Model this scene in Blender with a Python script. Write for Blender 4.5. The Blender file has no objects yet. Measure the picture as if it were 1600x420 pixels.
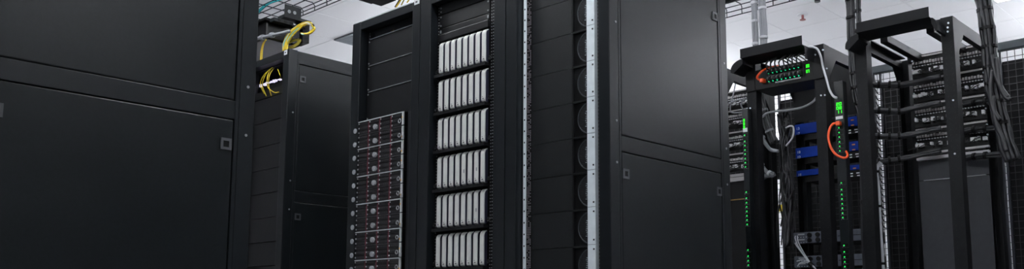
import bpy, math, random
from mathutils import Matrix, Vector
random.seed(7)
S = bpy.context.scene
COL = S.collection

# ---------------------------------------------------------------- camera
YAW, PITCH, ROLL = [math.radians(a) for a in (45.61443721, 7.60765721, 0.31483435)]
FPX, CXP, CYP, CZ = 1397.08, 800.0, 304.95, 0.42      # focal length and principal point in pixels of 1600x420; camera height
fwd = Vector((math.sin(YAW)*math.cos(PITCH), math.cos(YAW)*math.cos(PITCH), math.sin(PITCH)))
rt = Vector((math.cos(YAW), -math.sin(YAW), 0)); up = rt.cross(fwd)
r2 = math.cos(ROLL)*rt + math.sin(ROLL)*up; u2 = -math.sin(ROLL)*rt + math.cos(ROLL)*up
cam = bpy.data.objects.new('camera', bpy.data.cameras.new('camera')); COL.objects.link(cam)
m = Matrix((r2, u2, -fwd)).transposed().to_4x4(); m.translation = (0, 0, CZ); cam.matrix_world = m
cam.data.sensor_width = 36; cam.data.lens = FPX*36/1600
cam.data.shift_y = (CYP-210)/1600; cam.data.clip_start = .05
S.camera = cam

# ---------------------------------------------------------------- world, exposure
w = bpy.data.worlds.new('world'); S.world = w; w.use_nodes = True
w.node_tree.nodes['Background'].inputs[0].default_value = (.8, .87, 1, 1)
w.node_tree.nodes['Background'].inputs[1].default_value = .02
S.view_settings.view_transform = 'Standard'; S.view_settings.look = 'None'
S.view_settings.gamma = 1; S.view_settings.use_curve_mapping = False
S.view_settings.exposure = 0.0

# luminaires added out of view to brighten ceiling and racks: (x, y centre, length along y, z, strength, kind); 'up' ones throw their light on the ceiling
ADDED_LUMINAIRES = [(4.9, 1.2, 2.4, 2.70, 36, 'up'), (4.9, 4.2, 2.4, 2.70, 36, 'up'), (8.6, -.2, 2.4, 2.55, 60, 'up'), (10.3, .2, 2.4, 2.55, 190, 'up'),
              (6.4, 5.9, 1.0, 2.50, 70, 'up'), (7.9, 7.0, 1.2, 2.50, 170, 'up'), (9.3, 7.9, 1.2, 2.50, 260, 'up'), (10.6, 8.9, 1.2, 2.50, 300, 'up'), (10.7, 7.4, 1.2, 2.50, 300, 'up'),
              (2.15, -0.9, 1.2, 3.0, 48, 'down'), (2.15, 2.0, 1.2, 3.0, 54, 'down'), (2.15, 4.4, 1.2, 3.0, 46, 'down'), (-.8, 1.2, 1.2, 3.0, 30, 'down'), (6.0, -1.9, 1.2, 2.75, 10, 'up')]

def ray(px, py):
    return r2*((px-CXP)/FPX) - u2*((py-CYP)/FPX) + fwd
def P(px, py, X=None, Y=None, Z=None):
    d = ray(px, py)
    if X is not None: d = d*(X/d.x)
    elif Y is not None: d = d*(Y/d.y)
    else: d = d*((Z-CZ)/d.z)
    return Vector((d.x, d.y, d.z+CZ))

# ---------------------------------------------------------------- materials
MATS = {}
def mat(name, col, rough=.5, metal=0, noise=0, scale=60, bump=0, bscale=400, emit=None, es=1, spec=.5, alpha=1, rvar=0):
    if name in MATS: return MATS[name]
    M = bpy.data.materials.new(name); M.use_nodes = True; nt = M.node_tree; b = nt.nodes['Principled BSDF']
    b.inputs['Base Color'].default_value = (*col, 1); b.inputs['Roughness'].default_value = rough
    b.inputs['Metallic'].default_value = metal; b.inputs['Specular IOR Level'].default_value = spec
    if emit:
        b.inputs['Emission Color'].default_value = (*emit, 1); b.inputs['Emission Strength'].default_value = es
    if alpha < 1: b.inputs['Alpha'].default_value = alpha
    if noise or bump or rvar:
        tc = nt.nodes.new('ShaderNodeTexCoord')
    if noise:
        n = nt.nodes.new('ShaderNodeTexNoise'); n.inputs['Scale'].default_value = scale; n.inputs['Detail'].default_value = 4
        nt.links.new(tc.outputs['Object'], n.inputs['Vector'])
        r = nt.nodes.new('ShaderNodeValToRGB')
        r.color_ramp.elements[0].position = .3; r.color_ramp.elements[1].position = .7
        r.color_ramp.elements[0].color = (*[c*(1-noise) for c in col], 1); r.color_ramp.elements[1].color = (*[min(1, c*(1+noise)) for c in col], 1)
        nt.links.new(n.outputs['Fac'], r.inputs['Fac']); nt.links.new(r.outputs['Color'], b.inputs['Base Color'])
    if bump:
        n2 = nt.nodes.new('ShaderNodeTexNoise'); n2.inputs['Scale'].default_value = bscale; n2.inputs['Detail'].default_value = 3
        nt.links.new(tc.outputs['Object'], n2.inputs['Vector'])
        bp = nt.nodes.new('ShaderNodeBump'); bp.inputs['Strength'].default_value = bump; bp.inputs['Distance'].default_value = .002
        nt.links.new(n2.outputs['Fac'], bp.inputs['Height']); nt.links.new(bp.outputs['Normal'], b.inputs['Normal'])
    if rvar:
        n3 = nt.nodes.new('ShaderNodeTexNoise'); n3.inputs['Scale'].default_value = 3
        nt.links.new(tc.outputs['Object'], n3.inputs['Vector'])
        mr = nt.nodes.new('ShaderNodeMapRange'); mr.inputs['To Min'].default_value = rough-rvar; mr.inputs['To Max'].default_value = rough+rvar
        nt.links.new(n3.outputs['Fac'], mr.inputs['Value']); nt.links.new(mr.outputs['Result'], b.inputs['Roughness'])
    MATS[name] = M; return M

POWDER = mat('black_powder_coat', (.007, .0092, .0108), .30, noise=.15, scale=90, bump=.12, bscale=900, rvar=.03, spec=.3)
OPENF = mat('matte_black_paint', (.0085, .009, .0105), .5, noise=.15, scale=30, spec=.16)
FRAME = mat('black_frame_paint', (.008, .010, .012), .30, noise=.1, scale=40, bump=.08, bscale=700, spec=.32)
BLANK = mat('black_blanking_paint', (.008, .0085, .0095), .38, noise=.15, scale=50, bump=.08, bscale=600, spec=.3)
INK = mat('deep_black_plastic', (.003, .003, .0035), .5, spec=.25)
RUBBER = mat('black_cable_rubber', (.012, .012, .014), .45)
CHAR = mat('charcoal_metal', (.02, .021, .024), .4, noise=.15, scale=60)
SILVER = mat('brushed_silver', (.62, .64, .66), .35, .7)
ALU = mat('pale_rail_metal', (.80, .88, .92), .45, 0, noise=.06, scale=30)
WHITEP = mat('white_drive_plastic', (.80, .81, .78), .4, noise=.03, scale=20)
BLUISH = mat('shaded_drive_side', (.022, .022, .045), .5)
REDS = mat('dark_red_stripe', (.15, .028, .045), .5)
LGREY = mat('light_grey_plastic', (.42, .43, .45), .45)
GREYC = mat('grey_cable_jacket', (.24, .25, .27), .5)
WHITEC = mat('white_cable_jacket', (.72, .73, .76), .45)
ORANGE = mat('orange_cord', (.90, .10, .02), .4)
YELLOW = mat('yellow_fibre_jacket', (.75, .55, .03), .45)
TEAL = mat('teal_fibre_jacket', (.03, .45, .50), .45)
MINT = mat('pale_mint_jacket', (.45, .75, .68), .45)
BLUE = mat('navy_blue_bezel', (.003, .030, .26), .5, noise=.1, scale=30, spec=.15)
SLATE = mat('slate_grey_bezel', (.085, .095, .12), .45, noise=.1, scale=40)
STICK = mat('white_sticker', (.75, .77, .80), .5)
GREEN = mat('green_led', (0, .2, .03), .5, emit=(.02, 1, .12), es=1.0)
DIGIT = mat('green_digit', (0, .3, 0), .5, emit=(.02, 1, .01), es=1.4)
AMBER = mat('amber_led', (.5, .3, 0), .5, emit=(1, .55, .05), es=.5)
VIOLET = mat('pale_violet_led', (.5, .5, .6), .5, emit=(.8, .75, 1), es=1.0)
HOLE = mat('hole_glint', (.34, .35, .36), .4, .3)
CEIL = mat('ceiling_tile_mineral', (.86, .86, .88), .9, noise=.02, scale=200)
TBAR = mat('ceiling_grid_enamel', (.78, .78, .80), .6)
VENT = mat('grey_return_grille', (.16, .18, .20), .6)
WALL = mat('white_wall_paint', (.88, .88, .90), .85, noise=.02, scale=4)
FLOOR = mat('grey_raised_floor', (.30, .30, .31), .45, noise=.08, scale=25)
MESHW = mat('dark_wire', (.02, .022, .03), .45)
DARKP = mat('dark_cage_sheet', (.005, .005, .006), .6, noise=.15, scale=6, spec=.25)
SMOKE = mat('smoked_acrylic', (.02, .022, .025), .12, alpha=.22)
GREYPANEL = mat('grey_blank_panel', (.02, .022, .028), .55, noise=.12, scale=30)
PATCHG = mat('patch_grey', (.42, .40, .40), .5, noise=.2, scale=300)
LAMP = mat('lamp_housing', (.7, .7, .7), .4)

# ---------------------------------------------------------------- mesh helpers
class MB:
    def __init__(s): s.v = []; s.f = []; s.mi = []; s.cur = 0
    def _f(s, ids): s.f.append(ids); s.mi.append(s.cur)
    def box(s, x0, x1, y0, y1, z0, z1):
        if x1 < x0: x0, x1 = x1, x0
        if y1 < y0: y0, y1 = y1, y0
        if z1 < z0: z0, z1 = z1, z0
        n = len(s.v)
        s.v += [(x0,y0,z0),(x1,y0,z0),(x1,y1,z0),(x0,y1,z0),(x0,y0,z1),(x1,y0,z1),(x1,y1,z1),(x0,y1,z1)]
        for q in ((0,3,2,1),(4,5,6,7),(0,1,5,4),(1,2,6,5),(2,3,7,6),(3,0,4,7)): s._f([n+i for i in q])
        return s
    def prism(s, poly, axis, a, b):
        """poly: 2-D outline in the two other axes (order x,y,z without axis), extruded a..b along axis"""
        n = len(s.v); k = len(poly)
        for t in (a, b):
            for (p, q) in poly:
                s.v.append((t,p,q) if axis == 0 else (p,t,q) if axis == 1 else (p,q,t))
        s._f([n+i for i in range(k)]); s._f([n+k+i for i in reversed(range(k))])
        for i in range(k): s._f([n+i, n+k+i, n+k+(i+1)%k, n+(i+1)%k])
        return s
    def tube(s, pts, r, n=6, cap=True):
        pts = [Vector(p) for p in pts]; base = len(s.v); prev = None
        for i, p in enumerate(pts):
            d = (pts[min(i+1, len(pts)-1)] - pts[max(i-1, 0)])
            d = d.normalized() if d.length > 1e-9 else Vector((0, 0, 1))
            if prev is None:
                a = Vector((0, 0, 1)) if abs(d.z) < .9 else Vector((1, 0, 0))
                u = d.cross(a).normalized()
            else:
                u = (prev - d*prev.dot(d))
                u = u.normalized() if u.length > 1e-6 else d.orthogonal().normalized()
            prev = u; v = d.cross(u)
            for k in range(n):
                a = 2*math.pi*k/n; s.v.append(tuple(p + r*(math.cos(a)*u + math.sin(a)*v)))
        for i in range(len(pts)-1):
            for k in range(n):
                a = base+i*n+k; b = base+i*n+(k+1)%n; s._f([a, b, b+n, a+n])
        if cap:
            s._f([base+k for k in reversed(range(n))]); e = base+(len(pts)-1)*n; s._f([e+k for k in range(n)])
        return s
    def cyl(s, p0, p1, r, n=12): return s.tube([p0, p1], r, n)
    def ring(s, c, r, t, axis=0, n=20, m=6):
        """torus around axis"""
        c = Vector(c); base = len(s.v)
        for i in range(n):
            a = 2*math.pi*i/n
            for j in range(m):
                b = 2*math.pi*j/m; rr = r + t*math.cos(b); h = t*math.sin(b)
                q = (h, rr*math.cos(a), rr*math.sin(a)) if axis == 0 else (rr*math.cos(a), h, rr*math.sin(a)) if axis == 1 else (rr*math.cos(a), rr*math.sin(a), h)
                s.v.append(tuple(c+Vector(q)))
        for i in range(n):
            for j in range(m):
                s._f([base+i*m+j, base+((i+1)%n)*m+j, base+((i+1)%n)*m+(j+1)%m, base+i*m+(j+1)%m])
        return s
    def mesh(s, name, mats):
        me = bpy.data.meshes.new(name); me.from_pydata(s.v, [], s.f)
        if not isinstance(mats, (list, tuple)): mats = [mats]
        for M in mats: me.materials.append(M)
        if any(s.mi): me.polygons.foreach_set('material_index', s.mi)
        import bmesh
        bm = bmesh.new(); bm.from_mesh(me); bmesh.ops.recalc_face_normals(bm, faces=bm.faces); bm.to_mesh(me); bm.free()
        return me
    def build(s, name, mats, parent=None, bevel=0, smooth=False):
        me = s.mesh(name, mats)
        if smooth: me.polygons.foreach_set('use_smooth', [True]*len(me.polygons))
        return put(name, me, parent, bevel=bevel)

def put(name, me, parent=None, loc=None, bevel=0):
    o = bpy.data.objects.new(name, me); COL.objects.link(o)
    if parent:
        o.parent = parent
        pw = WPOS[parent.name] if parent.name in WPOS else Vector((0, 0, 0))
    else: pw = Vector((0, 0, 0))
    WPOS[o.name] = Vector(loc) if loc is not None else Vector((0, 0, 0))
    o.location = WPOS[o.name] - pw
    if bevel:
        md = o.modifiers.new('edge', 'BEVEL'); md.width = bevel; md.segments = 2; md.limit_method = 'ANGLE'
        md.harden_normals = False
    return o
WPOS = {}
def tag(o, label=None, cat=None, group=None, kind=None):
    if label: o['label'] = label
    if cat: o['category'] = cat
    if group: o['group'] = group
    if kind: o['kind'] = kind
    return o
def thing(name, label, cat, loc=(0, 0, 0), group=None):
    o = bpy.data.objects.new(name, None); COL.objects.link(o); o.location = loc; o.empty_display_size = .05
    WPOS[o.name] = Vector(loc)
    return tag(o, label, cat, group)
def cr(pts, k=8):
    """Catmull-Rom through the points"""
    pts = [Vector(p) for p in pts]; q = [2*pts[0]-pts[1]] + pts + [2*pts[-1]-pts[-2]]; out = []
    for i in range(1, len(q)-2):
        a, b, c, d = q[i-1], q[i], q[i+1], q[i+2]
        for j in range(k):
            t = j/k
            out.append(.5*((2*b)+(c-a)*t+(2*a-5*b+4*c-d)*t*t+(3*b-a-3*c+d)*t**3))
    out.append(pts[-1]); return out
def bbox(x0, x1, y0, y1, z0, z1): return MB().box(x0, x1, y0, y1, z0, z1)
ORD = ['top', 'second', 'third', 'fourth', 'fifth', 'sixth', 'seventh', 'eighth', 'ninth', 'tenth', 'eleventh', 'twelfth', 'thirteenth']

# ================================================================ the setting
X0, X1, Y0, Y1, H = -3.0, 11.4, -4.8, 10.2, CZ+2.88
def struct(o): o['kind'] = 'structure'; return o
struct(bbox(X0, X1, Y0, Y1, -.1, 0).build('floor', FLOOR))
struct(bbox(X0-.15, X0, Y0, Y1, 0, H).build('wall_front', WALL))
struct(bbox(X1, X1+.15, Y0, Y1, 0, H).build('wall_back', WALL))
struct(bbox(X0, X1, Y0-.15, Y0, 0, H).build('wall_right', WALL))
struct(bbox(X0, X1, Y1, Y1+.15, 0, H).build('wall_left', WALL))
ceil = struct(bbox(X0-.15, X1+.15, Y0-.15, Y1+.15, H+.004, H+.12).build('ceiling', TBAR))
T = .6; TX, TY = 8.825, 7.78
GAPT = .007
tile_me = bbox(GAPT/2, T-GAPT/2, GAPT/2, T-GAPT/2, 0, .0035).mesh('ceiling_tile', CEIL)
rest = MB(); seen = []
def proj(p):
    d = Vector(p)-Vector((0, 0, CZ)); z = d.dot(fwd)
    if z < .1: return (-9e9, 0)
    return CXP+FPX*d.dot(r2)/z, CYP-FPX*d.dot(u2)/z
i0 = math.ceil((X0-TX)/T); i1 = math.floor((X1-TX)/T); j0 = math.ceil((Y0-TY)/T); j1 = math.floor((Y1-TY)/T)
VENT_TILE = (-6, -1); LIGHT_TILE = (-1, -10)
for i in range(i0, i1):
    for j in range(j0, j1):
        if (i, j) in (VENT_TILE, LIGHT_TILE): continue
        x, y = TX+i*T, TY+j*T
        px, py = proj((x+T/2, y+T/2, H))
        if (380 < px < 660 or 1100 < px < 1680) and -45 < py < 140: seen.append((x, y))
        else: rest.box(x+GAPT/2, x+T-GAPT/2, y+GAPT/2, y+T-GAPT/2, H, H+.0035)
for x, y in seen[:300]: put('ceiling_tile', tile_me, ceil, (x, y, H))
for x, y in seen[300:]: rest.box(x, x+T-GAPT, y, y+T-GAPT, H, H+.0035)
tag(rest.build('ceiling_tile_field', CEIL, ceil), kind='stuff')
# T-bars are the underside of the slab shown between tiles; border strips close the edge
brd = MB()
brd.box(X0, TX+i0*T, Y0, Y1, H, H+.0035).box(TX+i1*T, X1, Y0, Y1, H, H+.0035).box(X0, X1, Y0, TY+j0*T, H, H+.0035).box(X0, X1, TY+j1*T, Y1, H, H+.0035)
brd.build('ceiling_border', CEIL, ceil)
# return-air grille
vx, vy = TX+VENT_TILE[0]*T, TY+VENT_TILE[1]*T
vt = thing('ceiling_vent', 'square grey return air grille set in the tiled ceiling', 'vent', (vx+T/2, vy+T/2, H))
bbox(vx+.005, vx+T-.005, vy+.005, vy+T-.005, H+.001, H+.0035).build('backing', VENT, vt)
fr = MB(); fr.box(vx+.006, vx+T-.006, vy+.006, vy+.03, H-.012, H+.001).box(vx+.006, vx+T-.006, vy+T-.03, vy+T-.006, H-.012, H+.001)
fr.box(vx+.006, vx+.03, vy+.03, vy+T-.03, H-.012, H+.001).box(vx+T-.03, vx+T-.006, vy+.03, vy+T-.03, H-.012, H+.001); fr.build('frame', VENT, vt)
sl_me = None
for k in range(18):
    y = vy+.04+k*.0305
    if sl_me is None: sl_me = bbox(vx+.03, vx+T-.03, 0, .012, 0, .008).mesh('slat', VENT)
    put('slat', sl_me, vt, (0, y, H-.009))
# recessed ceiling light just entering the frame
lx, ly = TX+LIGHT_TILE[0]*T, TY+LIGHT_TILE[1]*T
cl = thing('ceiling_light', 'recessed white ceiling light panel grazing the top right edge', 'lamp', (lx+T/2, ly+T/2, H))
bbox(lx+.02, lx+T-.02, ly+.02, ly+T-.02, H-.002, H+.003).build('diffuser', mat('panel_light', (1, 1, 1), .5, emit=(1, 1, 1), es=2.2), cl)
fr = MB().box(lx+.003, lx+T-.003, ly+.003, ly+.02, H-.004, H+.003).box(lx+.003, lx+T-.003, ly+T-.02, ly+T-.003, H-.004, H+.003).box(lx+.003, lx+.02, ly+.02, ly+T-.02, H-.004, H+.003).box(lx+T-.02, lx+T-.003, ly+.02, ly+T-.02, H-.004, H+.003)
fr.build('frame', LAMP, cl)
# added luminaires on rods, kept out of view
for k, (x, y, L, LZ, e, kd) in enumerate(ADDED_LUMINAIRES):
    t = thing('added_luminaire', 'added white linear luminaire on rods, unseen, brightening the ceiling and racks', 'lamp', (x, y, LZ), 'added luminaires')
    em = mat('added_lamp_tube_%d' % e, (1, 1, 1), .5, emit=(.93, .96, 1), es=e)
    if kd == 'up':
        bbox(x-.16, x+.16, y-L/2, y+L/2, LZ-.05, LZ-.03).build('housing', LAMP, t)
        for s in (-1, 1): bbox(x+s*.16, x+s*.17, y-L/2, y+L/2, LZ-.05, LZ+.03).build('rim', LAMP, t)
    else:
        bbox(x-.13, x+.13, y-L/2, y+L/2, LZ+.05, LZ+.07).build('housing', LAMP, t)
    for s in (-1, 1):
        MB().cyl((x+s*.08, y-L/2+.02, LZ), (x+s*.08, y+L/2-.02, LZ), .028, 10).build('tube', em, t)
        MB().cyl((x, y+s*L*.35, LZ), (x, y+s*L*.35, H), .005, 6).build('rod', LAMP, t)
    for s in (-1, 1): bbox(x-.13, x+.13, y+s*L/2-.01, y+s*L/2+.01, LZ-.045, LZ+.045).build('end_cap', LAMP, t)
# sprinkler
p = P(1254, 22, Z=H)
t = thing('sprinkler_head', 'small sprinkler head hanging from the white ceiling between the cable drops', 'sprinkler', (p.x, p.y, H))
MB().cyl((p.x, p.y, H), (p.x, p.y, H-.012), .05, 16).build('escutcheon', STICK, t)
MB().cyl((p.x, p.y, H-.012), (p.x, p.y, H-.055), .012, 8).build('nozzle', mat('brass_red', (.35, .12, .12), .4, .3), t)
MB().cyl((p.x, p.y, H-.055), (p.x, p.y, H-.06), .028, 12).build('deflector', mat('brass_red', (.35, .12, .12)), t)
p = P(1277, -2, Z=H-.12)
t = thing('ceiling_hook', 'tiny dark pendant fitting at the top edge right of the grey cable drops', 'fitting', (p.x, p.y, H))
MB().cyl((p.x, p.y, H), (p.x, p.y, H-.1), .008, 8).build('stem', CHAR, t)
MB().cyl((p.x, p.y, H-.1), (p.x, p.y, H-.15), .025, 10).build('body', CHAR, t)

# ================================================================ cabinets
F = 2.8; D = .915; HR = CZ+1.588
latch_b = MB()
latch_b.box(-.02, .02, -.006, 0, -.02, .02)
latch_me = MB().box(-.02, -.011, -.005, .004, -.02, .02).box(.011, .02, -.005, .004, -.02, .02).box(-.011, .011, -.005, .004, .011, .02).box(-.011, .011, -.005, .004, -.02, -.011).mesh('latch', LGREY if False else mat('latch_grey', (.07, .074, .08), .4))
latchhole_me = MB().box(-.011, .011, -.002, .004, -.011, .011).mesh('latch_slot', INK)
screw_me = MB().cyl((0, -.003, 0), (0, .002, 0), .005, 10).mesh('screw', HOLE)

def side(rack, y, s, x0, x1, z1):
    """panelled side of a cabinet; y outer face, s=-1 the outside is towards -y"""
    t = .022; yo, yi = y, y - s*t
    def bx(a, b, c, d, name, M=FRAME, inset=0., bev=.0015):
        return bbox(a, b, yo-s*inset, yi, c, d).build(name, M, rack, bevel=bev)
    e = .074; g = .0035
    bx(x0+.0605, x0+e, .06, z1-.05, 'side_stile'); bx(x1-e, x1-.0605, .06, z1-.05, 'side_stile')
    top = CZ+1.508; u0 = CZ+.727; l1 = CZ+.663; bot = .12
    bx(x0+e, x1-e, top, z1-.05, 'side_rail'); bx(x0+e, x1-e, l1, u0, 'side_rail'); bx(x0+e, x1-e, .06, bot, 'side_rail')
    for c, d, lz in ((u0, top, CZ+1.415), (bot, l1, CZ+.573)):
        pn = bbox(x0+e+g, x1-e-g, yo-s*.002, yi, c+g, d-g).build('side_panel', POWDER, rack, bevel=.004)
        for lx in (x0+.102, x1-.102):
            ox = put('latch', latch_me, pn, (lx, yo-s*.002, lz)); put('latch_slot', latchhole_me, pn, (lx, yo-s*.002, lz))
    if s < 0:
        for lx in (x0+.041, x1-.03):
            for zz in (CZ+.785, CZ+.613, CZ+1.2, CZ-.1): put('screw', screw_me, rack, (lx, yo, zz))
    # dark sheet behind the panel joints
    bbox(x0+.07, x1-.07, yi, yi-s*.003, .08, z1-.03).build('side_backing', INK, rack)

def cabinet(name, label, x0, y0, y1, postw=(.065, .065), topbar=.045, x1=None, z1=HR):
    x1 = x1 or x0+D
    r = thing(name, label, 'server rack', ((x0+x1)/2, (y0+y1)/2, 0))
    bbox(x0, x0+.06, y0, y0+postw[0], 0, z1).build('front_post', FRAME, r, bevel=.003)
    bbox(x0, x0+.06, y1-postw[1], y1, 0, z1).build('front_post', FRAME, r, bevel=.003)
    bbox(x1-.06, x1, y0, y0+.06, 0, z1).build('rear_post', FRAME, r, bevel=.003)
    bbox(x1-.06, x1, y1-.06, y1, 0, z1).build('rear_post', FRAME, r, bevel=.003)
    bbox(x0+.003, x0+.06, y0+postw[0], y1-postw[1], z1-topbar, z1-.002).build('top_bar', FRAME, r, bevel=.002)
    bbox(x0+.003, x0+.06, y0+postw[0], y1-postw[1], 0.02, .09).build('plinth', FRAME, r, bevel=.002)
    bbox(x0+.06, x1-.06, y0+.002, y1-.002, z1-.05, z1-.004).build('top_panel', FRAME, r)
    bbox(x1-.03, x1-.004, y0+.06, y1-.06, .02, z1-.004).build('rear_door', FRAME, r)
    side(r, y0, -1, x0, x1, z1); side(r, y1, 1, x0, x1, z1)
    return r
def rails(r, ya0, ya1, yb0, yb1, x, z0, z1, M, dots=None, dotcols=None):
    a = bbox(x, x+.03, ya0, ya1, z0, z1).build('mounting_rail', M, r)
    b = bbox(x, x+.03, yb0, yb1, z0, z1).build('mounting_rail', M, r)
    if dots:
        for (rail, cols) in zip((a, b), dotcols):
            mb = MB(); z = z0+.01
            k = 0
            while z < z1-.01:
                for c in cols: mb.box(x-.0012, x+.004, c-.0022, c+.0022, z-.0025, z+.0025)
                z += .0148 if k % 3 else .0159; k += 1
            tag(mb.build('rail_hole_glints', dots, rail), kind='stuff')  # pale boxes put the light in the rail holes into colour
    return a, b
blank_cache = {}
def blanks(r, x, y0, y1, zs, M=BLANK, lip=None, screws=True):
    """blanking panels between consecutive heights in zs (descending)"""
    for a, b in zip(zs[:-1], zs[1:]):
        key = (round(y1-y0, 4), round(a-b, 3), M.name)
        pn = bbox(x, x+.012, y0, y1, b+.0012, a-.0012).build('blanking_panel', M, r, bevel=.0025)
        if screws:
            for yy in (y0+.011, y1-.011):
                for zz in (a-.014, b+.014):
                    put('screw', rscrew_me, pn, (x, yy, zz))
rscrew_me = MB().cyl((-.003, 0, 0), (.002, 0, 0), .0045, 8).mesh('screw', HOLE)
XE = 2.845
sticker_me = None

# --- near left cabinet
cabinet('server_rack', 'large black cabinet filling the left edge, seen from its panelled side', 1.565-D, 2.80, 3.40)
# --- far cabinet beyond the gap
rk1 = cabinet('server_rack', 'black cabinet standing alone beyond the gap, white sticker on its top corner, yellow fibre inside', F, 4.631, 5.215)
# --- three cabinets side by side
rk2 = cabinet('server_rack', 'black cabinet holding the stack of red-striped drive servers', F, 3.400, 3.980, (.062, .070))
rk3 = cabinet('server_rack', 'black cabinet holding the six shelves of white drive modules', F, 2.790, 3.396, (.072, .078))
rk4 = cabinet('server_rack', 'black cabinet with pale blue-white rail and panelled side facing the viewer', F, 2.190, 2.785, (.06, .066))

# --- unseen row of closed cabinets added behind the camera to darken reflections
for k in range(6): cabinet('server_rack', 'closed black cabinet added unseen behind the camera to darken reflections', 2.8+.93*k, -3.92, -3.32)['group'] = 'added cabinets behind the camera'

# far cabinet front: open top bay, then blanking panels
yr, yl = 4.631+.065, 5.215-.065
rails(rk1, 4.631+.066, 4.631+.082, yl-.02, yl, XE+.012, .09, HR-.045, CHAR, HOLE, ([4.631+.074], [yl-.01]))
zs = [P(437, y, X=XE).z for y in (147, 185, 223, 260.5, 298.3, 337, 376, 414)]
d = zs[-2]-zs[-1]
while zs[-1]-d > .09: zs.append(zs[-1]-d)
blanks(rk1, XE, yr+.002, yl-.004, zs, BLANK)
bx = thing('fibre_patch_unit', 'slim black fibre patch panel with lit ports at top of the lone far cabinet', 'patch panel', (XE, (yr+yl)/2, zs[0]))
zt = P(437, 121, X=XE).z
bbox(XE, XE+.30, yr+.02, yl-.01, zs[0]+.002, zt-.055).build('chassis', BLANK, bx, bevel=.002)
bbox(XE+.05, XE+.35, yr+.02, yl-.01, zt-.045, zt).build('upper_chassis', BLANK, bx, bevel=.002)
mb = MB()
for k in range(16):
    yy = yr+.05+k*.026; zz = P(430, 108, X=XE).z
    if random.random() < .75: mb.box(XE+.06, XE+.075, yy, yy+.012+.008*random.random(), zt+.012+random.random()*.012, zt+.022+random.random()*.012)
mb.build('lit_ports', VIOLET, bx)
for k, (q, mt_) in enumerate([([(424, 106), (412, 118), (407, 132), (413, 147)], YELLOW), ([(426, 105), (416, 115), (410, 133), (416, 150)], YELLOW), ([(423, 107), (418, 120), (418, 135), (428, 144), (436, 144)], YELLOW), ([(434, 108), (437, 116), (439, 121)], YELLOW), ([(428, 106), (421, 118), (420, 134), (424, 150)], YELLOW)]):
    pts = [P(a, b, X=XE-.01-.012*math.sin(math.pi*i/(len(q)-1))*2) for i, (a, b) in enumerate(q)]
    c = MB().tube(cr(pts), .0028, 5).build('fibre_cable', mt_, smooth=True)
    tag(c, 'yellow fibre lead hanging in the top bay of the lone far cabinet', 'cable', 'yellow fibre leads in the far cabinet')
def sticker(r, px, py, w_, h_, x=F):
    p = P(px, py, X=x)
    s = bbox(x-.0012, x, p.y-w_/2, p.y+w_/2, p.z-h_/2, p.z+h_/2).build('sticker', STICK, r)
    bbox(x-.0018, x-.001, p.y-w_*.12, p.y+w_*.25, p.z-h_*.15, p.z+h_*.15).build('print', CHAR, s)
    s['label'] = 'white sticker with dark print'
sticker(rk1, 446.5, 82, .034, .028); sticker(rk2, 651.5, 3, .04, .026)

# ---------------------------------------------------------------- rack 2: blanking panels and drive servers
y2a, y2b = 3.462, 3.910; XS_ = 2.818
rails(rk2, y2a+.0, y2a+.012, y2b-.022, y2b, XE+.013, .09, HR-.045, CHAR, HOLE, ([y2a+.006], [y2b-.012]))
zs = [P(574, y, X=XE).z for y in (63.5, 104.5, 144.8, 190)]
blanks(rk2, XE, y2a+.004, y2b-.016, zs)
# pale strips paint the highlight along the panels' top edges
for z in zs[:3]: bbox(XE-.004, XE+.012, y2a+.01, y2b-.03, z-.0012, z+.0012).build('panel_edge_line', mat('edge_highlight', (.35, .36, .38), .4, .3), rk2)
bbox(F+.001, F+.012, 3.47, 3.975, HR-.002, HR+.0035).build('top_highlight', mat('highlight_pale', (.6, .62, .65), .4), rk2)  # pale strip painting in the ceiling light along the top edge
# smoked window at the top with leads behind it
gw = bbox(XE+.004, XE+.008, y2a+.02, y2b-.03, zs[0]+.002, HR-.048).build('smoked_window', SMOKE, rk2)
gw['label'] = 'smoked clear panel'
bbox(XE+.20, XE+.21, y2a, y2b, zs[0], HR-.05).build('inner_panel', INK, rk2)
for k in range(5):
    c0 = P(606+random.uniform(-6, 6), 42+random.uniform(-4, 4), X=XE+.06)
    pts = [c0+Vector((random.uniform(0, .05), random.uniform(-.035, .035), random.uniform(-.02, .03))) for _ in range(5)]
    tag(MB().tube(cr(pts), .003, 5).build('patch_lead', mat('tan_lead', (.5, .36, .16), .5), smooth=True), 'tangled tan patch lead behind the smoked window', 'cable', 'tan leads behind the smoked window')
bbox(XS_+.012, XS_+.02, y2a+.002, P(634.5, 178, X=XS_).y, .1, zs[-1]-.002).build('rail_cover', CHAR, rk2)
# servers
XS = 2.818
ysl, ysr = P(561, 195, X=XS).y, P(630.5, 178, X=XS).y
zsv = [P(560.5, y, X=XS).z for y in (191.75, 406.2)]
SH = (zsv[0]-zsv[1])/10
WD = (ysl-ysr)
carrier_me = None
bay_w = WD/4
def make_server(k, ztop):
    t = thing('drive_server', '%s drive server of the red-striped stack in the tall black cabinet' % (ORD[k] if k else 'topmost'), 'server', (XS, (ysl+ysr)/2, ztop-SH), 'drive servers')
    return t
mb = MB().box(.0, .40, ysr, ysl, 0, SH-.001); chassis_me = mb.mesh('chassis', INK)
mb = MB().box(-.010, .003, .0015, bay_w-.012, .0012, SH/3-.0022)
carrier_me = mb.mesh('drive_carrier', mat('drive_black', (.012, .012, .014), .35))
lat_me = MB().box(-.0125, -.009, bay_w-.020, bay_w-.0135, SH/6-.0035, SH/6+.0035).mesh('release_latch', mat('latch_pale', (.55, .56, .58), .4))
str_me = MB().box(-.0108, .003, bay_w-.0105, bay_w-.0015, .0008, SH/3-.0012).mesh('red_stripe', REDS)
grl_me = MB()
for q in range(5): grl_me.box(-.0108, -.0098, .008+q*.016, .008+q*.016+.010, SH/6-.001, SH/6+.001)
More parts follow.
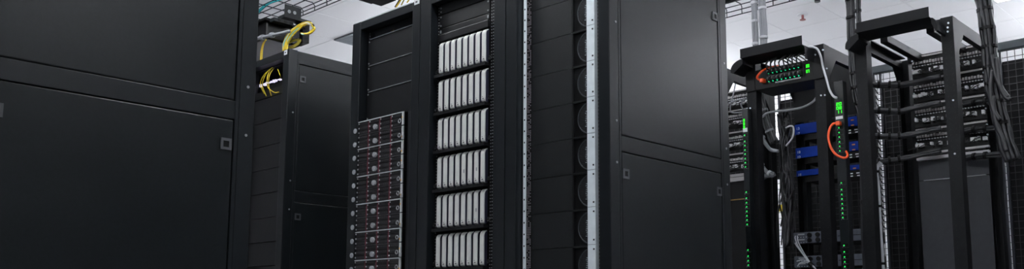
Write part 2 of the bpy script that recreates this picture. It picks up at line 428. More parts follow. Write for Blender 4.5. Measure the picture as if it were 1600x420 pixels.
grl_me = grl_me.mesh('vent_slots', mat('slot_grey', (.09, .09, .095), .5))
knob_me = MB().cyl((-.022, 0, 0), (-.008, 0, 0), .0135, 14).mesh('silver_knob', mat('dull_silver', (.48, .50, .53), .4, .1))
dimple_me = MB().cyl((-.0235, 0, 0), (-.021, 0, 0), .005, 10).mesh('knob_boss', LGREY)
ring_me = MB().ring((-.014, 0, 0), .0095, .0022).mesh('ring_pull', LGREY)
edge_me = MB().box(-.014, -.006, ysr-.002, ysl, SH-.0055, SH-.001).mesh('top_edge', mat('edge_silver', (.66, .70, .72), .4))
edge2_me = MB().box(-.0125, .01, ysr, ysl, SH-.0025, SH-.001).mesh('top_edge_thin', mat('edge_dark', (.09, .09, .10), .4))
ear_me = MB().box(-.013, -.010, ysr-.012, ysr-.004, .004, SH-.001).box(-.013, -.0115, ysr-.0205, ysr-.0185, .004, SH-.001).mesh('rack_ear', mat('ear_pale', (.78, .80, .82), .4))
grip_me = MB().box(-.018, -.012, ysr-.024, ysr-.0125, .002, .022).mesh('ear_latch', LGREY)
led_me = MB().box(-.0142, -.012, -.0018, .0018, -.003, .003).mesh('status_led', AMBER)
for k in range(13):
    ztop = zsv[0]-k*SH; z0 = ztop-SH
    t = make_server(k, ztop)
    put('chassis', chassis_me, t, (XS, 0, z0))
    for c in range(4):
        for rr in range(3):
            cpos = (XS, ysr+c*bay_w, z0+rr*SH/3)
            d_ = put('drive_carrier', carrier_me, t, cpos)
            put('release_latch', lat_me, d_, cpos); put('red_stripe', str_me, d_, cpos); put('vent_slots', grl_me, d_, cpos)
    for yy in (ysl+.006, ysr+WD*.56):
        kb = put('silver_knob', knob_me, t, (XS, yy, z0+SH*.34)); put('knob_boss', dimple_me, kb, (XS, yy, z0+SH*.34))
    put('ring_pull', ring_me, t, (XS, ysr+.014, z0+SH*(.36)))
    put('top_edge', edge_me if k % 2 == 0 else edge2_me, t, (XS, 0, z0))
    put('rack_ear', ear_me, t, (XS, 0, z0))
    if k % 2: put('ear_latch', grip_me, t, (XS, 0, z0))
    put('status_led', led_me, t, (XS, ysr-.007, z0+SH*(.25 if k % 3 else .6)))
    if k % 3 == 0: put('status_led', led_me, t, (XS, ysl-.002, z0+SH*.3))
blanks(rk2, XE, y2a+.004, y2b-.016, [zsv[0]-13*SH-.002, .30, .10])

# ---------------------------------------------------------------- rack 3: shelves of white modules
y3a, y3b = 2.862, 3.318
ysh_l, ysh_r = P(686, 100, X=XE).y, P(764, 80, X=XE).y
rails(rk3, y3a, ysh_r-.004, ysh_l+.002, y3b, XE+.004, .09, HR-.045, INK, HOLE, ([ysh_r-.014, ysh_r-.026], [ysh_l+.010]))
zs = [P(687.5, y, X=XE).z for y in (-14, 24, 45.5, 56, 66.5)]
blanks(rk3, XE, ysh_r-.004, ysh_l, [HR-.05]+zs[0:], BLANK)
bbox(XE-.012, XE, ysh_r-.004, ysh_l-.0, zs[-1]-.001, zs[-1]+.035).build('vent_bezel', BLANK, rk3, bevel=.003)
zsh = [P(688, y, X=XE).z for y in (69.5, 366.5)]
SP = (zsh[0]-zsh[1])/5; MH = P(690, 68.5, X=XE).z-P(690, 117.5, X=XE).z
NP = 8; mw = (ysh_l-ysh_r-.008)/NP
# module: rounded white blade
def blade():
    b = MB(); wv = mw*.56; prof = []
    # x-z outline (front at -x): rounded top and slightly rounded foot
    R_ = .022
    prof.append((.05, 0)); prof.append((-.012, 0)); prof.append((-.020, .004)); prof.append((-.022, .010)); prof.append((-.022, MH-R_*1.2))
    for a in range(1, 7):
        an = a/6*math.pi/2; prof.append((-.022+R_*(1-math.cos(an)), MH-R_*1.2+R_*1.2*math.sin(an)))
    prof.append((.05, MH))
    b.prism(prof, 1, 0, wv)
    return b.mesh('drive_module', WHITEP), wv
blade_me, wv = blade()
bl_side = MB().prism([(.05, .0), (-.012, 0), (-.0165, .004), (-.0170, MH-.027)]+[(-.0170+.019*(1-math.cos(a/6*math.pi/2)), MH-.027+.023*math.sin(a/6*math.pi/2)) for a in range(1, 7)]+[(.05, MH-.004)], 1, -.0022, -.0002).mesh('module_side_shade', BLUISH)  # shade on the white module's side put into a dark colour
bl_mark = MB().box(-.0228, -.0215, wv*.3, wv*.7, .012, .017).box(-.0228, -.0215, wv*.55, wv*.75, .022, .025).mesh('module_mark', mat('mark_dark', (.12, .12, .13), .5))
tab_me = MB().box(-.0235, -.021, wv*.15, wv*.45, MH*.36, MH*.46).mesh('pull_tab', LGREY)
shelf_me = MB().box(.0, .45, ysh_r-.002, ysh_l, -.012, MH+.006)
lip = MB().box(-.030, .02, ysh_r-.004, ysh_l+.002, -.0165, -.002)
lip_me = lip.mesh('lower_lip', BLANK); shelf_me = shelf_me.mesh('enclosure', INK)
stud_me = MB().cyl((-.033, 0, 0), (-.029, 0, 0), .0035, 8).mesh('stud', CHAR)
knobp_me = MB().ring((-.006, 0, 0), .007, .0035, n=12).mesh('rail_clip', CHAR)
for k in range(8):
    z0 = zsh[0]-k*SP-MH
    nm = ORD[k] if k else 'uppermost'
    t = thing('disk_shelf', '%s shelf of eight white drive modules counted from above' % nm, 'disk shelf', (XE, (ysh_l+ysh_r)/2, z0), 'disk shelves')
    put('enclosure', shelf_me, t, (XE, 0, z0)); put('lower_lip', lip_me, t, (XE, 0, z0))
    for j in range(3): put('stud', stud_me, t, (XE, ysh_r+.07+j*.11, z0-.009))
    for j in range(NP):
        pos = (XE, ysh_r+.002+j*mw, z0+.002)
        mo = put('drive_module', blade_me, t, pos); put('module_side_shade', bl_side, mo, pos); put('module_mark', bl_mark, mo, pos)
        if (k, j) in ((3, 3), (3, 1), (4, 1)): put('pull_tab', tab_me, mo, pos)
    for yy in (ysh_r-.012, ysh_l+.009): put('rail_clip', knobp_me, t, (XE, yy, z0+.02))

# ---------------------------------------------------------------- rack 4: storage modules with fans
y4a, y4b = 2.25, 2.719
z_4 = [P(831, y, X=XE).z for y in (69.5, 390)]
MP = (z_4[0]-z_4[1])/6
yp_l, yp_f, yp_r = P(830.5, 228, X=XE).y, P(894.5, 217, X=XE).y, y4a+.002
# left rail and its column of dots
XL = XE-.004
ya, yb = P(817.6, 200, X=XL).y, P(821.5, 200, X=XL).y
lr = bbox(XL, XE+.02, yb, ya, .09, HR-.045).build('mounting_rail', ALU, rk4); 
mb = MB(); z = .1
while z < HR-.06:
    mb.box(XL-.001, XL+.002, (ya+yb)/2-.003, (ya+yb)/2+.003, z, z+.007); z += MP/3
mb.build('rail_slots', INK, lr)
bbox(XE, XE+.02, yp_l+.001, yb-.001, .09, HR-.045).build('hole_strip', INK, rk4)
mb = MB(); z = .1; k = 0
while z < HR-.06:
    for c in range(3):
        if random.random() < .72:
            yy = yp_l+.006+c*.0085; mb.box(XE-.0012, XE+.002, yy-.0018, yy+.0018, z-.0018, z+.0018)
    z += .0072
tag(mb.build('hole_glints', mat('glint', (.34, .31, .33), .4), rk4), kind='stuff')
# right pale rail, in front of the modules
XR_ = XE-.022
ya, yb = P(917.3, 210, X=XR_).y, P(929.6, 210, X=XR_).y
rr_ = bbox(XR_, XR_+.012, yb, ya, .09, HR-.045).build('mounting_rail', ALU, rk4, bevel=.001); rr_['label'] = 'pale blue-white mounting rail'
bbox(XR_+.0121, XE+.03, yb, yb+.003, .09, HR-.045).build('rail_web', ALU, rk4)
mb = MB(); mb2 = MB()
for k in range(-3, 13):
    zj = z_4[0]-k*MP+.004
    if zj > HR-.06 or zj < .12: continue
    for dz in (.019, -.019): mb.box(XR_-.0012, XR_+.001, yb+.006, yb+.0125, zj+dz-.0035, zj+dz+.0035)
    mb2.box(XR_-.0009, XR_+.001, yb, ya, zj-.0008, zj+.0008)
mb.build('rail_slots', INK, rr_); mb2.build('rail_joint', mat('joint_grey', (.2, .24, .27), .5), rr_)
mb = MB(); z = .1; k = 0
while z < HR-.06:
    mb.box(XE-.0062, XE-.004, yb-.009, yb-.0055, z-.0028, z+.0028); z += .0155
hs = bbox(XE-.004, XE+.02, y4a+.001, yb-.002, .09, HR-.045).build('hole_strip', INK, rk4)
tag(mb.build('hole_glints', HOLE, hs), kind='stuff')
mfront_me = MB().box(0, .4, yp_f+.0012, yp_l-.001, .001, MP-.001).mesh('front_panel', mat('module_black', (.0065, .0075, .0085), .45, noise=.2, scale=120, spec=.35))
mfan_me = MB().box(.012, .4, yb+.002, yp_f-.0012, .001, MP-.001).mesh('fan_housing', INK)
fr_ = MB(); ft = .003
fr_.box(.0, .012, yb+.002, yp_f-.0012, .001, .001+ft).box(0, .012, yb+.002, yp_f-.0012, MP-.001-ft, MP-.001).box(0, .012, yp_f-.0012-ft, yp_f-.0012, .001+ft, MP-.001-ft)
mfrm_me = fr_.mesh('fan_frame', mat('module_black', (.016, .018, .020)))
yc = ya+.0035; RF = .066
ring2_me = MB().ring((.003, 0, 0), RF, .0028, n=32).mesh('fan_ring', mat('fan_ring_grey', (.03, .036, .04), .4))
gr = MB()
for q in range(-9, 10):
    yy = q*.0072; h = math.sqrt(max(0, RF*RF-yy*yy))
    if yc+yy < ya: pass
    gr.box(.003, .0045, yy-.0011, yy+.0011, -h, h); gr.box(.003, .0045, -h, h, yy-.0011, yy+.0011)
grille_me = gr.mesh('fan_grille', mat('grille_black', (.022, .023, .026), .4))
hub_me = MB().cyl((.006, 0, 0), (.012, 0, 0), .022, 16).mesh('fan_hub', INK)
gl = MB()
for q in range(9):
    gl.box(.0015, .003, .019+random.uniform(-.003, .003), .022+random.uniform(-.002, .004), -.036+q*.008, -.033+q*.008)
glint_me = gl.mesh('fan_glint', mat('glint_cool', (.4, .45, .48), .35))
nb = 0
for k in range(-2, 11):
    z0 = z_4[0]-(k+1)*MP
    if z0+MP > HR-.02 or z0 < .1: continue
    nm = ('uppermost' if nb == 0 else ORD[nb]); nb += 1
    t = thing('storage_module', '%s wide black fan module from above beside the pale rail' % nm, 'storage module', (XE, (yp_l+yb)/2, z0), 'fan modules')
    put('front_panel', mfront_me, t, (XE, 0, z0)); put('fan_housing', mfan_me, t, (XE, 0, z0)); put('fan_frame', mfrm_me, t, (XE, 0, z0))
    cpos = (XE, yc, z0+MP/2)
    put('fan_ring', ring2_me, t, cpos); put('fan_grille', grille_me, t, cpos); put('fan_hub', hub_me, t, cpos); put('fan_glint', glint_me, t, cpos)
blanks(rk4, XE, yb+.002, yp_l-.001, [z0-.004, .1] if z0 > .14 else [.11, .1])

# ================================================================ open-frame racks in the next row
XF, XB = 5.30, 6.05; HO = CZ+1.715
def hole_dots(x, ys, z0, z1, step=.0222):
    mb = MB(); z = z0
    while z < z1:
        for y in ys: mb.box(x-.001, x+.002, y-.003, y+.003, z-.003, z+.003)
        z += step
    return mb
def open_rack(label, y0, y1, tray=True, rows=()):
    r = thing('open_frame_rack', label, 'open rack', ((XF+XB)/2, (y0+y1)/2, 0))
    pw, pd = .068, .075
    for x, sx in ((XF, 1), (XB, -1)):
        for y, sy in ((y0, 1), (y1, -1)):
            mb = MB()   # C-channel: web facing the front, two flanges
            mb.box(x, x+sx*.004, y, y+sy*pw, 0, HO-.001)
            mb.box(x+sx*.004, x+sx*pd, y, y+sy*.004, 0, HO-.001); mb.box(x+sx*.004, x+sx*pd, y+sy*(pw-.004), y+sy*pw, 0, HO-.001)
            po = mb.build('post', OPENF, r)
            tag(hole_dots(min(x, x+sx*.004), (y+sy*.018, y+sy*.05), .1, HO-.05, .032).build('post_holes', INK, po), kind='stuff')
    # side beams on top with gusset plates
    for y, sy in ((y0, 1), (y1, -1)):
        mb = MB().box(XF+pd, XB-pd, y+sy*.001, y+sy*.006, HO-.075, HO-.002).box(XF+pd, XB-pd, y+sy*.006, y+sy*.05, HO-.008, HO-.002).box(XF+pd, XB-pd, y+sy*.006, y+sy*.035, HO-.075, HO-.070)
        mb.build('side_beam', OPENF, r)
        for x, sx in ((XF+pd, 1), (XB-pd, -1)):
            MB().prism([(x, HO-.075), (x+sx*.10, HO-.075), (x, HO-.2)], 1, y+sy*.001, y+sy*.005).build('gusset', OPENF, r)
        MB().box(XF, XB, y, y+sy*pw, .0, .05).build('base_rail', OPENF, r)
    for x, sx in ((XF, 1), (XB, -1)):
        MB().box(x+sx*.006, x+sx*.05, y0+pw, y1-pw, HO-.030, HO-.004).build('cross_beam', OPENF, r)
        bl = MB()
    # bright cage-nut screws high on the front posts, and rack B's painted hole glow
    for px, py in rows:
        q = P(px, py, X=XF); put('bolt_or_lit_hole', bolt_me, r, (XF, q.y, q.z))
    return r
bolt_me = MB().cyl((-.004, 0, 0), (.002, 0, 0), .0055, 10).mesh('bolt_or_lit_hole', mat('bright_zinc', (.75, .8, .85), .3, .3))
YA0, YA1 = .459*XF, .5624*XF
YB0, YB1 = .3106*XF+.012, .4211*XF
YC0, YC1 = 3.175, 3.735
rA = open_rack('black open rack with the glowing green power displays and orange cords', YA0, YA1, rows=((1274, 85.5), (1274, 96), (1274.5, 113), (1176, 116), (1177, 132), (1283, 149), (1289, 148.5), (1167.5, 169.5), (1172.5, 169), (1286, 78), (1292, 107)))
rB = open_rack('black open rack at far right with rows of patch panels at its back', YB0, YB1, rows=((1482, 36), (1481, 43), (1481, 49.5), (1489.5, 156.5), (1492, 240)))  # upper bolts stand for light glowing through post holes
rC = open_rack('black open rack half hidden by the tall cabinet beside it', YC0, YC1)
# far-side cable runway stringers over rack B
for py, yy in (((1392, 61.6), 2.085), ((1497, 67), 1.812)):
    MB().box(XF+.08, XB-.05, yy-.022, yy+.022, HO-.05, HO-.003).build('runway_stringer', OPENF, rB, bevel=.002)

def waterfall_tray(label, pl, pr, ll, lr):
    """trough bolted along the top front: upright plate, curved underside, rolled ends. pl/pr plate ends, ll/lr lip ends (y)"""
    xp = XF-.17
    t = thing('cable_tray', label, 'cable tray', (XF, (pl+pr)/2, HO))
    zt = CZ+.3396*xp; zb = zt-.062
    bbox(xp, xp+.004, pr, pl, zb, zt).build('upright_plate', OPENF, t, bevel=.001)
    prof = [(xp, zb)]; n = 8
    for i in range(n+1):
        u = i/n; prof.append((xp+.004+(XF-.002-xp-.004)*u, zb-.010*math.sin(u*math.pi/2)))
    prof += [(x, z+.005) for x, z in reversed(prof[1:])]
    MB().prism(prof, 1, pr, pl).build('trough', OPENF, t)
    for a, s in ((pr, -1), (pl, 1)):
        e = lr if s < 0 else ll
        mb = MB(); L = abs(e-a); n = 6; pts = []
        for i in range(n+1):
            u = i/n*math.pi/2; pts.append((a+s*L*math.sin(u), zb+.004-.065*(1-math.cos(u))))
        poly = pts+[(a+s*L, zb-.075), (a+s*L*.75, zb-.082), (a, zb-.03)]
        mb.prism(poly, 0, xp+.03, XF-.002); mb.build('rolled_end', OPENF, t)
    return t
xp = XF-.17
waterfall_tray('black waterfall cable trough atop the open rack with orange cords', P(1156, 77, X=xp).y, P(1252.5, 55, X=xp).y, P(1149.5, 95, X=xp+.1).y, P(1264, 68, X=xp+.1).y)
waterfall_tray('black waterfall cable trough atop the far right open rack', P(1337, 37, X=xp).y, P(1450.5, 10, X=xp).y, P(1327, 50, X=xp+.1).y, P(1470, 26, X=xp+.1).y)

# ---------------------------------------------------------------- seven-segment digits
SEG = {'0': 'abcdef', '1': 'bc', '2': 'abged', '6': 'afgecd', '7': 'abc', '8': 'abcdefg'}
def digits(txt, x, ytop_left, ztop, w_, h_, parent):
    """digits read left to right = decreasing y"""
    t = h_*.17; mb = MB()
    for i, ch in enumerate(txt):
        yL = ytop_left-i*w_*1.28; yR = yL-w_
        z1, z0 = ztop, ztop-h_; zm = (z0+z1)/2
        R_ = {'a': (yR, yL, z1-t, z1), 'd': (yR, yL, z0, z0+t), 'g': (yR, yL, zm-t/2, zm+t/2), 'f': (yL-t, yL, zm, z1), 'b': (yR, yR+t, zm, z1), 'e': (yL-t, yL, z0, zm), 'c': (yR, yR+t, z0, zm)}
        for sg in SEG[ch]:
            a, b, c, d_ = R_[sg]; mb.box(x-.002, x, a, b, c, d_)
    return mb.build('digits', DIGIT, parent)

# ---------------------------------------------------------------- switched power unit at the top of rack A
xq = XF-.012
def pu(px, py, X=xq): return P(px, py, X=X)
zt, zb = pu(1240, 98).z, pu(1240, 130).z
t = thing('power_distribution_unit', 'rack power unit with two rows of plugs and two green number displays', 'power unit', (XF, (YA0+YA1)/2, zb))
bbox(xq, XF+.22, YA0+.069, YA1-.069, zb, zt).build('body', INK, t, bevel=.003)
bbox(xq-.003, xq-.0005, YA0+.003, YA0+.068, zb, zt).build('mounting_ear', INK, t); bbox(xq-.003, xq-.0005, YA1-.068, YA1-.003, zb, zt).build('mounting_ear', INK, t)
# outlet frame
a, b = pu(1200.5, 112), pu(1255.5, 100)
fr = MB(); yl_, yr_ = a.y, b.y; z1, z0 = pu(1228, 103).z, pu(1228, 124).z
fr.box(xq-.004, xq, yr_, yl_, z1, z1+.003).box(xq-.004, xq, yr_, yl_, z0-.003, z0).box(xq-.004, xq, yl_-.003, yl_, z0, z1).box(xq-.004, xq, yr_, yr_+.003, z0, z1)
fr.build('outlet_frame', CHAR, t)
plug_me = MB().box(-.035, 0, -.011, .011, -.013, .013).box(-.048, -.035, -.007, .007, -.008, .008).mesh('plug', RUBBER)
oled_me = MB().box(-.003, 0, -.0035, .0035, -.003, .003).mesh('outlet_led', mat('teal_led', (0, .2, .1), .5, emit=(.02, .9, .35), es=1.3))
cols = 8
for rr in range(2):
    for c in range(cols):
        yy = yl_-.018-(yl_-yr_-.036)*c/(cols-1); zz = z1-.016 if rr == 0 else z0+.020
        o_ = put('plug', plug_me, t, (xq, yy, zz)); put('outlet_led', oled_me, o_, (xq-.001, yy+.0155, zz-.011 if rr == 0 else zz-.013))
lab = pu(1235, 124)
bbox(xq-.0055, xq-.0032, P(1256, 118, X=xq).y+.02, P(1212, 128, X=xq).y, z0-.012, z0-.004).build('label_strip', LGREY, t)
p = pu(1259.5, 101); digits('88', xq, p.y, p.z, .009, .020, t)
p = pu(1259.8, 109.3); digits('87', xq, p.y, p.z, .009, .020, t)
# black power leads arching from the plugs up behind the trough
lb = thing('power_lead_bundle', 'black power leads arching from the plugs up behind the trough', 'cable bundle', (xq-.05, (yl_+yr_)/2, z1))
for k in range(12):
    c = k % cols; yy = yl_-.018-(yl_-yr_-.036)*c/(cols-1)
    pk = [(xq-.0485, yy, z1-.014), (xq-.075, yy-.01, z1+.012+random.uniform(0, .015)), (xq-.05, yy-.03-random.uniform(0, .03), z1+.045+random.uniform(0, .02)), (xq+.05, yy-.06, z1+.06), (xq+.2, yy-.05, z1+.05)]
    MB().tube(cr(pk), .0042, 6).build('lead', RUBBER, lb, smooth=True)
# orange cord, upper
pts = [P(1191, 125.5, X=xq-.03), P(1186.5, 125, X=xq-.04), P(1183, 121, X=xq-.05), P(1187, 114.5, X=xq-.05), P(1195, 108.5, X=xq-.03), P(1207, 104.5, X=xq+.02), P(1216, 103, X=xq+.12)]
t = thing('orange_cord', 'orange cord with plug curling at the upper left of the open rack', 'cord', pts[0])
MB().tube(cr(pts[1:]), .0075, 8).build('cord', ORANGE, t, smooth=True)
q = pts[0]; bbox(q.x-.012, q.x+.03, q.y-.012, q.y+.014, q.z-.014, q.z+.012).build('plug', ORANGE, t, bevel=.004)

# ---------------------------------------------------------------- vertical power strips
def vstrip(label, X, yl_, yr_, ztop, leds, disp=None, lab=None):
    t = thing('power_strip', label, 'power strip', (X, (yl_+yr_)/2, .1))
    bbox(X, X+.055, yr_, yl_, .1, ztop).build('body', FRAME if disp else INK, t, bevel=.002)
    ym = (yl_+yr_)/2; w_ = yl_-yr_
    led = MB().box(-.004, 0, -.0037, .0037, -.0037, .0037).mesh('outlet_led', GREEN)
    out = MB().box(-.004, .0, -w_*.40, w_*.32, -.009, .0105).mesh('outlet', INK)
    edge = MB().box(-.005, 0, -w_*.42, -w_*.38, -.012, .012).box(-.005, 0, -w_*.42, -w_*.1, -.014, -.012).mesh('outlet_edge', CHAR)
    wire = MB().tube([(-.004, -.004, -.012), (-.014, .004, -.004), (-.004, .012, -.014)], .0016, 5).mesh('lead_clip', mat('clip_grey', (.32, .32, .34), .4))
    for z in leds:
        o_ = put('outlet', out, t, (X, ym, z)); put('outlet_led', led, o_, (X-.003, ym+w_*.08, z)); put('outlet_edge', edge, o_, (X, ym, z)); put('lead_clip', wire, o_, (X-.003, ym, z))
    if disp:
        for k, tx in enumerate(disp[1]): digits(tx, X, ym+disp[2]*1.14, disp[0]-k*disp[3]*1.32, disp[2], disp[3], t)
    if lab: bbox(X-.0015, X, ym-w_*.36, ym+w_*.4, lab[0]-lab[1], lab[0]).build('sticker', STICK, t)
    return t
XV = XF+.01
def zy(py, px=1308, X=XV): return P(px, py, X=X).z
led_y = [200, 207.5, 214.5, 222, 229, 236, 286, 296.5, 304, 311, 318.5, 325.5, 333, 340, 383.5, 393.5, 401.5, 409, 416.5]
vstrip('tall power strip with three stacked green number pairs between the open racks', XV, P(1303, 150, X=XV).y, P(1317.5, 150, X=XV).y, zy(127),
       [zy(v, 1309+ (v-200)*.027) for v in led_y]+[zy(426)-.028*k for k in range(8)], (zy(160.5), ('20', '08', '11'), .0145, .019), (zy(182), .018))
XV2 = XF-.065
led_y2 = [211, 220.5, 227, 234, 240.5, 247.5, 254, 260.5, 300, 309.5, 316.5, 323, 330, 337, 343.5, 350.5, 390.5, 400, 407, 414]
t = vstrip('narrow power strip with a column of green lamps beside the tall cabinet', XV2, P(1160.5, 220, X=XV2).y, P(1169.5, 220, X=XV2).y, zy(170, 1163, XV2),
       [zy(v, 1166, XV2) for v in led_y2]+[zy(424, 1169, XV2)-.028*k for k in range(8)], (zy(185.5, 1165, XV2), ('8', '8', '8'), .011, .018), (zy(200, 1164, XV2), .026))
# orange cord loop on the right strip
pts = [P(a, b, X=XV-.03-.03*math.sin(i/8*math.pi)) for i, (a, b) in enumerate([(1308.5, 193), (1301.5, 193.5), (1296, 202), (1294.5, 215), (1298, 230), (1306, 241), (1316, 246), (1322, 246), (1324.5, 242), (1322, 236)])]
t = thing('orange_cord', 'orange cord looping from the tall power strip below its displays', 'cord', pts[0])
MB().tube(cr(pts), .0075, 8).build('cord', ORANGE, t, smooth=True)
q = pts[0]; bbox(q.x-.01, q.x+.02, q.y-.018, q.y+.008, q.z-.012, q.z+.014).build('plug', ORANGE, t, bevel=.003)

# ---------------------------------------------------------------- equipment at the back of rack A
XQ = 5.955
ga, gb = P(1243, 200, X=XQ).y, P(1346.5, 180, X=XQ).y
def text_mesh(txt, size):
    cu = bpy.data.curves.new('print', 'FONT'); cu.body = txt; cu.size = size; cu.extrude = .0005
    ob = bpy.data.objects.new('tmp', cu); COL.objects.link(ob)
    me = bpy.data.meshes.new_from_object(ob.evaluated_get(bpy.context.evaluated_depsgraph_get()))
    bpy.data.objects.remove(ob); me.materials.clear(); me.materials.append(STICK)
    # stand the text up: x -> -y, y -> z, facing -x
    me.transform(Matrix(((0, 0, -1, 0), (-1, 0, 0, 0), (0, 1, 0, 0), (0, 0, 0, 1))))
    return me
def blue_unit(k, ya_, zt, zb, txts):
    t = thing('network_appliance', ['upper', 'middle', 'lower'][k]+' of three navy blue network units behind the glowing open rack', 'network unit', (XQ, (ga+gb)/2, zb))
    bbox(XQ, XQ+.3, 2.507, 2.906, zb, zt).build('chassis', INK, t)
    n = 5; h = zt-zb
    bbox(XQ-.014, XQ-.0005, ga-.215, ga, zb, zt).build('blue_bezel', BLUE, t, bevel=.003)
    bbox(XQ-.014, XQ-.0005, gb, gb+.16, zb+.004, zt-.004).build('blue_bezel', BLUE, t, bevel=.003)
    for i, tx in enumerate(txts):
        put('print', text_mesh(tx, .026), t, (XQ-.0145, ga-.012, zt-.040-i*h*.48))
    for i in range(len(txts)):
        zz = zt-.032-i*h*.48
        pg = bbox(XQ-.03, XQ-.0145, gb+.135, gb+.15, zz-.012, zz+.016).build('plug', LGREY, t); MB().box(XQ-.018, XQ-.0145, gb+.05, gb+.07, zz, zz+.008).build('amber_mark', mat('amber_mark', (.5, .15, .03), .5), t)
    # bright ports below / above the bezel
    PW = mat('port_white', (.85, .85, .85), .35)
    for i in range(3):
        bbox(XQ-.004, XQ, gb+.03+i*.05, gb+.055+i*.05, zb-.022, zb-.015).build('port', PW, t); bbox(XQ-.004, XQ, gb+.03+i*.05, gb+.05+i*.05, zb-.040, zb-.033).build('port', PW, t)
    bbox(XQ-.004, XQ, ga-.215, ga-.17, zt+.022, zt+.034).build('port', PW, t); bbox(XQ-.004, XQ, ga-.225, ga-.175, zt+.038, zt+.042).build('port', PW, t)
    bbox(XQ+.0, XQ+.2, 2.507, 2.906, zb-.043, zb-.001).build('lower_chassis', INK, t)
for k, (a, b, tx) in enumerate(((195.5, 211.8, ('13', '17')), (232.2, 248.3, ('18', '12')), (267.5, 276.5, ('18',)))):
    blue_unit(k, 0, P(1243, a, X=XQ).z, P(1243, b, X=XQ).z, tx)
# slate grey units
for k, (a, b) in enumerate(((363.5, 381), (400.5, 418), (437, 455))):
    ya_, yb_ = P(1239, 380, X=XQ-.02).y, P(1353, 360, X=XQ-.02).y
    zt, zb = P(1239, a, X=XQ-.02).z, P(1239, b, X=XQ-.02).z; h = zt-zb
    t = thing('grey_server', ['upper slate grey unit with round knobs low in the open rack', 'middle slate grey unit with white leads across its front low in the open rack', 'lowest slate grey unit at the bottom edge of the open rack'][k], 'server', (XQ, (ya_+yb_)/2, zb))
    bbox(XQ-.012, XQ+.012, yb_, ya_, zb, zt).build('face', SLATE, t, bevel=.004); bbox(XQ+.012, XQ+.35, 2.507, 2.906, zb, zt).build('chassis', INK, t)
    for i in range(2):
        zz = zt-h*(.27+.47*i)
        for j, yy in enumerate((ya_-.125, ya_-.185, ya_-.30)):
            kb = MB().cyl((XQ-.026, yy, zz), (XQ-.012, yy, zz), .015, 16).build('knob', INK, t); MB().ring((XQ-.022, yy, zz), .015, .002).build('knob_rim', CHAR, kb)
        bbox(XQ-.0135, XQ-.012, ya_-.085, ya_-.035, zz+.002, zz+.012).build('label_strip', LGREY, t)
        mb = MB()
        for q in range(4): mb.box(XQ-.014, XQ-.012, ya_-.04-q*.02, ya_-.036-q*.02, zz-.016, zz-.011)
        mb.build('dots', STICK, t)
        mb = MB(); mb.box(XQ-.016, XQ-.012, ya_-.232, ya_-.225, zz-.008, zz+.008); mb.build('bright_tab', STICK, t)
    MB().box(XQ-.0135, XQ-.012, yb_, yb_+.2, zb+h*.5-.002, zb+h*.5+.002).build('seam', INK, t)
# white leads over the middle grey unit
q0 = [(1243, 368), (1242.5, 372), (1246, 382), (1255, 397), (1264, 410), (1272, 418), (1277, 426)]
wl = thing('white_lead_bundle', 'white leads swooping over the slate grey units, bound by a black wrap', 'cable bundle', P(1267, 413, X=XQ-.06))
for k, q in enumerate((q0, [(1244, 379), (1243, 381), (1250, 391), (1259, 403), (1266, 412), (1273, 419), (1278, 427)], [(1245, 408), (1252, 406), (1260, 407), (1267, 412), (1274, 419), (1279, 428)], [(1246, 416), (1250, 411), (1258, 409), (1266, 413), (1275, 421), (1279, 429)], [(1246, 368), (1247, 377), (1255, 393), (1263, 406), (1272, 417), (1277, 427)])):
    pts = [P(a, b, X=XQ-.05-.01*(k % 3)) for a, b in q]
    MB().tube(cr(pts), .0042, 6).build('lead', WHITEC, wl, smooth=True)
p = P(1267, 413, X=XQ-.06); MB().cyl(p+Vector((.0, .01, .012)), p+Vector((0, -.012, -.014)), .017, 10).build('cable_wrap', INK, wl)

# rear blanks / dark panels closing the top of rack A (the bright slot stays open)
def rear_plate(parent, l, r_, top, bot, X=XB-.09, M=DARKP, name='rear_plate'):
    a = P(l, top, X=X); b = P(r_, bot, X=X)
    return bbox(X, X+.004, b.y, a.y, P(l, bot, X=X).z, a.z).build(name, M, parent)
X_ = XB-.09
ya_, yb_ = P(1181, 140, X=X_).y, P(1300, 140, X=X_).y
z_up0, z_up1 = P(1225, 141, X=X_).z, P(1225, 112, X=X_).z
bbox(X_, X_+.004, YA0+.01, YA1-.07, z_up0, z_up1).build('rear_plate', DARKP, rA)
yh = P(1239.5, 150, X=X_).y; yh2 = P(1209, 150, X=X_).y
bbox(X_, X_+.004, YA0+.01, yh, P(1260, 190, X=X_).z, z_up0-.0005).build('rear_plate', DARKP, rA)

